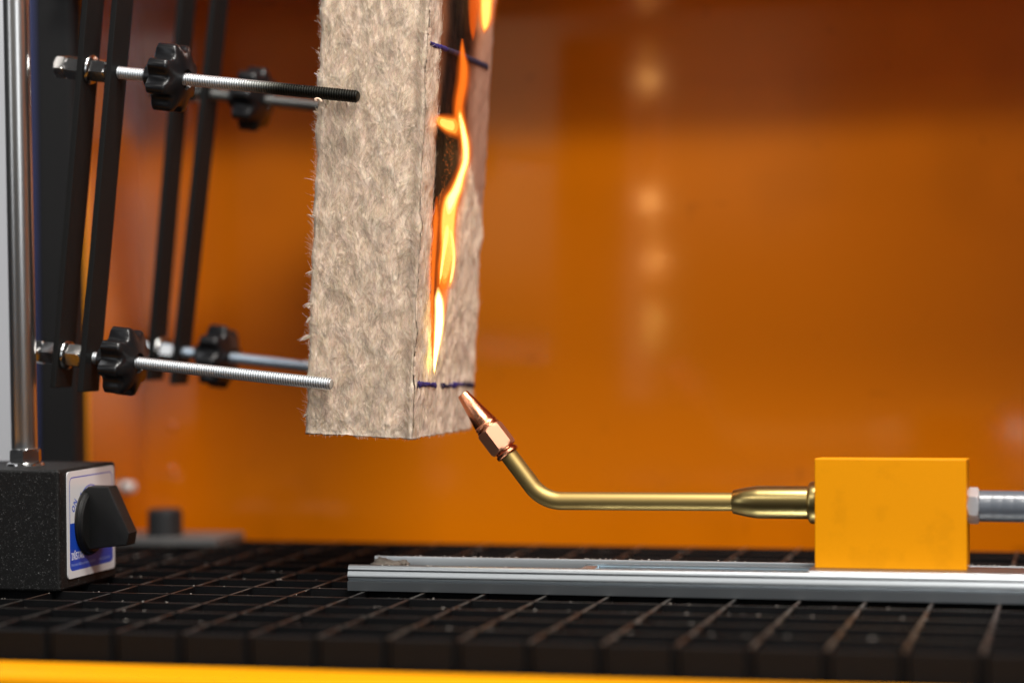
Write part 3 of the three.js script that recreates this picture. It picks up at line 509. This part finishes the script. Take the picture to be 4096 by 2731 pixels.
{ const t = thing('flame', 'short bright flame at the top edge of the picture, right of the char', 'flame', [-32, 268, -78]);
  tongue(t, 'flame_body', [[268, 85, 87, 0.8, 4], [272.5, 81, 94.5, 2, 4], [277.2, 78, 99, 2.6, 4], [283.3, 76.5, 100, 3, 4], [292, 74, 102, 3, 4], [304, 76, 100, 2.4, 4], [318, 84, 92, 1, 4]], FULL.map(([k, m]) => [k, m === G.core || m === G.core2 ? G.hot : m]));
  tongue(t, 'flame_veil', [[262, 66, 70, 0.6, 3.4], [270, 60, 73, 1.2, 3.4], [280, 57, 77, 1.6, 3.4], [292, 56, 78, 1.6, 3.4], [306, 58, 74, 1, 3.4]], [[1.0, G.red], [0.75, G.red], [0.5, G.red]]);
  flameLight(faceX(286) + 4, 286, SB[2] - 88, 0.0012);
}

// ───────── torch, block, hose ─────────
const TZ = -9;
{ const t = thing('gas_torch', 'bent brass torch neck with a copper nozzle pointing at the wool block', 'torch', [60, 40, TZ]);
  const d = V(-0.612, 0.791, 0).normalize(), A = V(-4.4, 61.7, TZ), y0 = 40.3;
  const L0 = (A.y - y0) / d.y, Vx = A.x - d.x * L0, rB = 18, def = Math.acos(-d.x), tl = rB * Math.tan(def / 2);
  const path = new THREE.CurvePath();
  path.add(new THREE.LineCurve3(V(108, y0 + 0.45, TZ), V(Vx + tl, y0, TZ)));
  const pts = []; for (let i = 0; i <= 16; i++) { const a = def * i / 16; pts.push(V(Vx + tl - rB * Math.sin(a), y0 + rB * (1 - Math.cos(a)), TZ)); }
  path.add(new THREE.CatmullRomCurve3(pts));
  path.add(new THREE.LineCurve3(pts[16].clone(), A.clone().addScaledVector(d, 2)));
  const tube = new THREE.TubeGeometry(path, 160, 4.2, 40); const tu = tube.attributes.uv; for (let i = 0; i < tu.count; i++) tu.setXY(i, tu.getX(i) * 5, tu.getY(i));
  part('neck_pipe', tube, M.brass, t);
  part('collar', along(lathe([[4.3, 0], [5.2, 0], [5.75, 0.5], [5.75, 1.7], [5.2, 2.3], [4.9, 2.5], [4.9, 4.2], [4.2, 4.2]], 48), A, d), M.copper, t);
  part('hex_nut', along(hexGeo(6.85, 12.2, 1.0, Math.PI / 2 + 0.06), A.clone().addScaledVector(d, 3.4), d), M.copperMatt, t);
  part('nozzle', along(lathe([[5.4, 15.0], [5.95, 15.4], [5.95, 16.4], [5.6, 16.7], [5.6, 17.1], [5.85, 17.4], [5.75, 18.2], [5.5, 18.6], [5.55, 19.0], [2.85, 35.6], [2.6, 36.1], [1.1, 36.1], [1.1, 30], [0, 30]], 56), A, d), M.copper, t);
  part('sleeve', along(lathe([[4.2, 0], [5.2, 0], [5.45, 0.3], [6.6, 5.5], [7.3, 9.8], [7.5, 12.4], [7.5, 34.6], [8.6, 35.0], [9.4, 35.6], [9.65, 36.4], [9.65, 38.4], [0, 38.4]], 64), V(101.6, y0 + 0.45, TZ), V(1, 0, 0)), M.brassBright, t);
}
{ const t = thing('mounting_block', 'solid yellow painted rectangular block standing on the rail', 'block', [174, 12, TZ]);
  const g = new RoundedBoxGeometry(67.4, 49.4, 26, 3, 0.6).translate(0, 24.7, -13).rotateX(-0.040).translate(174, 12.2, 3.2); const uv = g.attributes.uv, p = g.attributes.position; for (let i = 0; i < p.count; i++) uv.setXY(i, (p.getX(i) - 140) / 68 * 0.9 + p.getZ(i) / 90, (p.getY(i) - 12) / 68 * 0.9);
  part('block_body', g, M.blockPaint, t); }
{ const t = thing('gas_hose', 'grey ribbed plastic hose with a bright hexagonal fitting on the right of the yellow block', 'hose', [270, 40, TZ]);
  part('hex_fitting', along(hexGeo(8.2, 5.0, 0.7, 0.04), V(207.7, 40.2, TZ), V(1, 0, 0)), M.fitting, t);
  const pr = [[0, 0], [6.6, 0], [7.0, 0.4]]; for (let k = 0; k < 26; k++) { const y = 5.4 + k * 4.9; pr.push([7.0, y - 0.5], [6.92, y], [7.0, y + 0.5]); } pr.push([7.0, 140], [0, 140]);
  part('hose_body', along(lathe(pr, 48), V(212.6, 40.0, TZ), V(1, -0.004, 0)), M.hose, t); }

// ───────── rail with its sliding insert ─────────
{ const t = thing('channel_rail', 'long galvanised steel channel rail lying across the grating under the yellow block', 'rail', [150, 0, -0.7]);
  const ext = (pts, x0, x1, cr = 0.5) => { const s = new THREE.Shape(); pts.forEach(([z, y], i) => i ? s.lineTo(-z, y) : s.moveTo(-z, y)); s.closePath(); const g = new THREE.ExtrudeGeometry(s, { depth: x1 - x0, bevelEnabled: false, steps: 1 }); g.rotateY(Math.PI / 2).translate(x0, 0, 0); return toCreasedNormals(g, cr); };
  // front half of the section, from the sole up the outside, over the lip and down inside; then mirrored
  const arc = (cz, cy, r, a0, a1, n) => Array.from({ length: n + 1 }, (_, i) => { const a = lerp(a0, a1, i / n); return [cz + r * Math.cos(a), cy + r * Math.sin(a)]; });
  const half = [[22.9, 0.2], [23.0, 4.5], [21.6, 4.75], [22.2, 5.5], [22.8, 6.1], [23.1, 6.7], [22.98, 7.3], [22.6, 8.2], [22.15, 9.1], [21.8, 9.25], [21.9, 9.5], [22.0, 9.9], [21.8, 10.6], [21.3, 11.4], [20.7, 11.9], [20.0, 12.05], [19.2, 12.0], [18.9, 11.4], [18.6, 2.0]];
  const C = -0.7, all = [...half.map(([z, y]) => [z - 0.4, y]), ...half.slice().reverse().map(([z, y]) => [-(z - 0.4) + 2 * C, y])];
  all.push([-22 + 2 * C, 0.2]);
  const rg = ext(all, -74.2, 372, 0.5); const p = rg.attributes.position, uv = rg.attributes.uv; for (let i = 0; i < p.count; i++) uv.setXY(i, p.getX(i) / 400, (p.getY(i) + p.getZ(i)) / 46);
  part('channel', rg, M.rail, t);
  const ins = ext([[16.4, 2.2], [16.4, 9.6], [15.6, 10.4], [13.4, 10.4], [13.4, 9.4], [14.6, 8.8], [14.6, 3.6], [-16, 3.6], [-16, 9.2], [-15, 9.6], [-15, 10.6], [-17.2, 10.6], [-17.8, 9.8], [-17.8, 2.2]], 31, 372, 0.4);
  const sl = part('sliding_insert', ins, M.railIn, t);
  part('end_stop', box(30.6, 37.5, 3.7, 9.9, -15.6, 14.2, 1.4, 3), M.railIn, sl);
  part('carriage', box(138, 372, 9.8, 12.2, -14, 15.2, 1.0, 3), M.rail, t);
}
function fuzzLump(sx, sy, sz, amp, f, det = 5) { const g = mergeVertices(new THREE.IcosahedronGeometry(1, det).deleteAttribute('normal').deleteAttribute('uv')); const p = g.attributes.position; for (let i = 0; i < p.count; i++) { const v = V(p.getX(i), p.getY(i), p.getZ(i)), k = 1 + amp * fbm(v.x * f, v.y * f, v.z * f, 3); p.setXYZ(i, v.x * sx * k, v.y * sy * k, v.z * sz * k); } g.computeVertexNormals(); return g; }
{ const t = thing('wool_scrap', 'crumbling grey-brown wool scrap lying in the open left end of the rail', 'scrap', [-66, 9, -8]);
  part('scrap_body', fuzzLump(6.2, 3.6, 9, 0.5, 2.2).rotateY(0.9).translate(-65, 8.2, -9), M.scrap, t); part('scrap_flake', fuzzLump(3, 2.2, 4, 0.6, 3, 4).translate(-58, 9, -12), M.scrap, t); }
{ const t = thing('wool_chip', 'tiny curled cream chip stuck under the sooty upper rod', 'chip', [-86.7, 228.4, 19]);
  part('curl', new THREE.TorusGeometry(1.0, 0.72, 8, 20, 3.9).scale(1.25, 0.75, 1).rotateZ(-0.35).translate(-86.9, 227.9, 20.4), M.chip, t); }
{ // dust and crumbs
  const gs = []; for (let i = 0; i < 190; i++) { const s = rr(0.12, 0.42), back = rnd() < 0.7; gs.push(new THREE.IcosahedronGeometry(s, 0).scale(1.4, 0.7, 1).translate(rr(-73, 232), back ? 12.15 : 12.0, back ? rr(-23.5, -20.4) : rr(19.2, 20.6))); }
  const m = part('crumbs', mergeGeometries(gs), M.dust, null); m.userData = { kind: 'stuff', label: 'fine wool crumbs scattered along the lips of the metal rail', category: 'crumbs' };
  const ds = []; for (let i = 0; i < 420; i++) { const onCross = rnd() < 0.55, s = rr(0.12, 0.5); const k = Math.floor(rr(1, 12)), n = Math.floor(rr(-8, 9)); ds.push(new THREE.IcosahedronGeometry(s, 0).scale(1.3, 0.6, 1).translate(onCross ? rr(-285, 200) : -66.5 + 28.9 * n + rr(-1, 1), onCross ? 0.2 : -0.55, onCross ? 174 - 31.75 * k + rr(-1, 1) : rr(-200, 165))); }
  const q = part('dust', mergeGeometries(ds), M.dust, null); q.userData = { kind: 'stuff', label: 'pale dust specks on the bars of the black grating', category: 'dust' };
}
renderer.render(scene, camera);
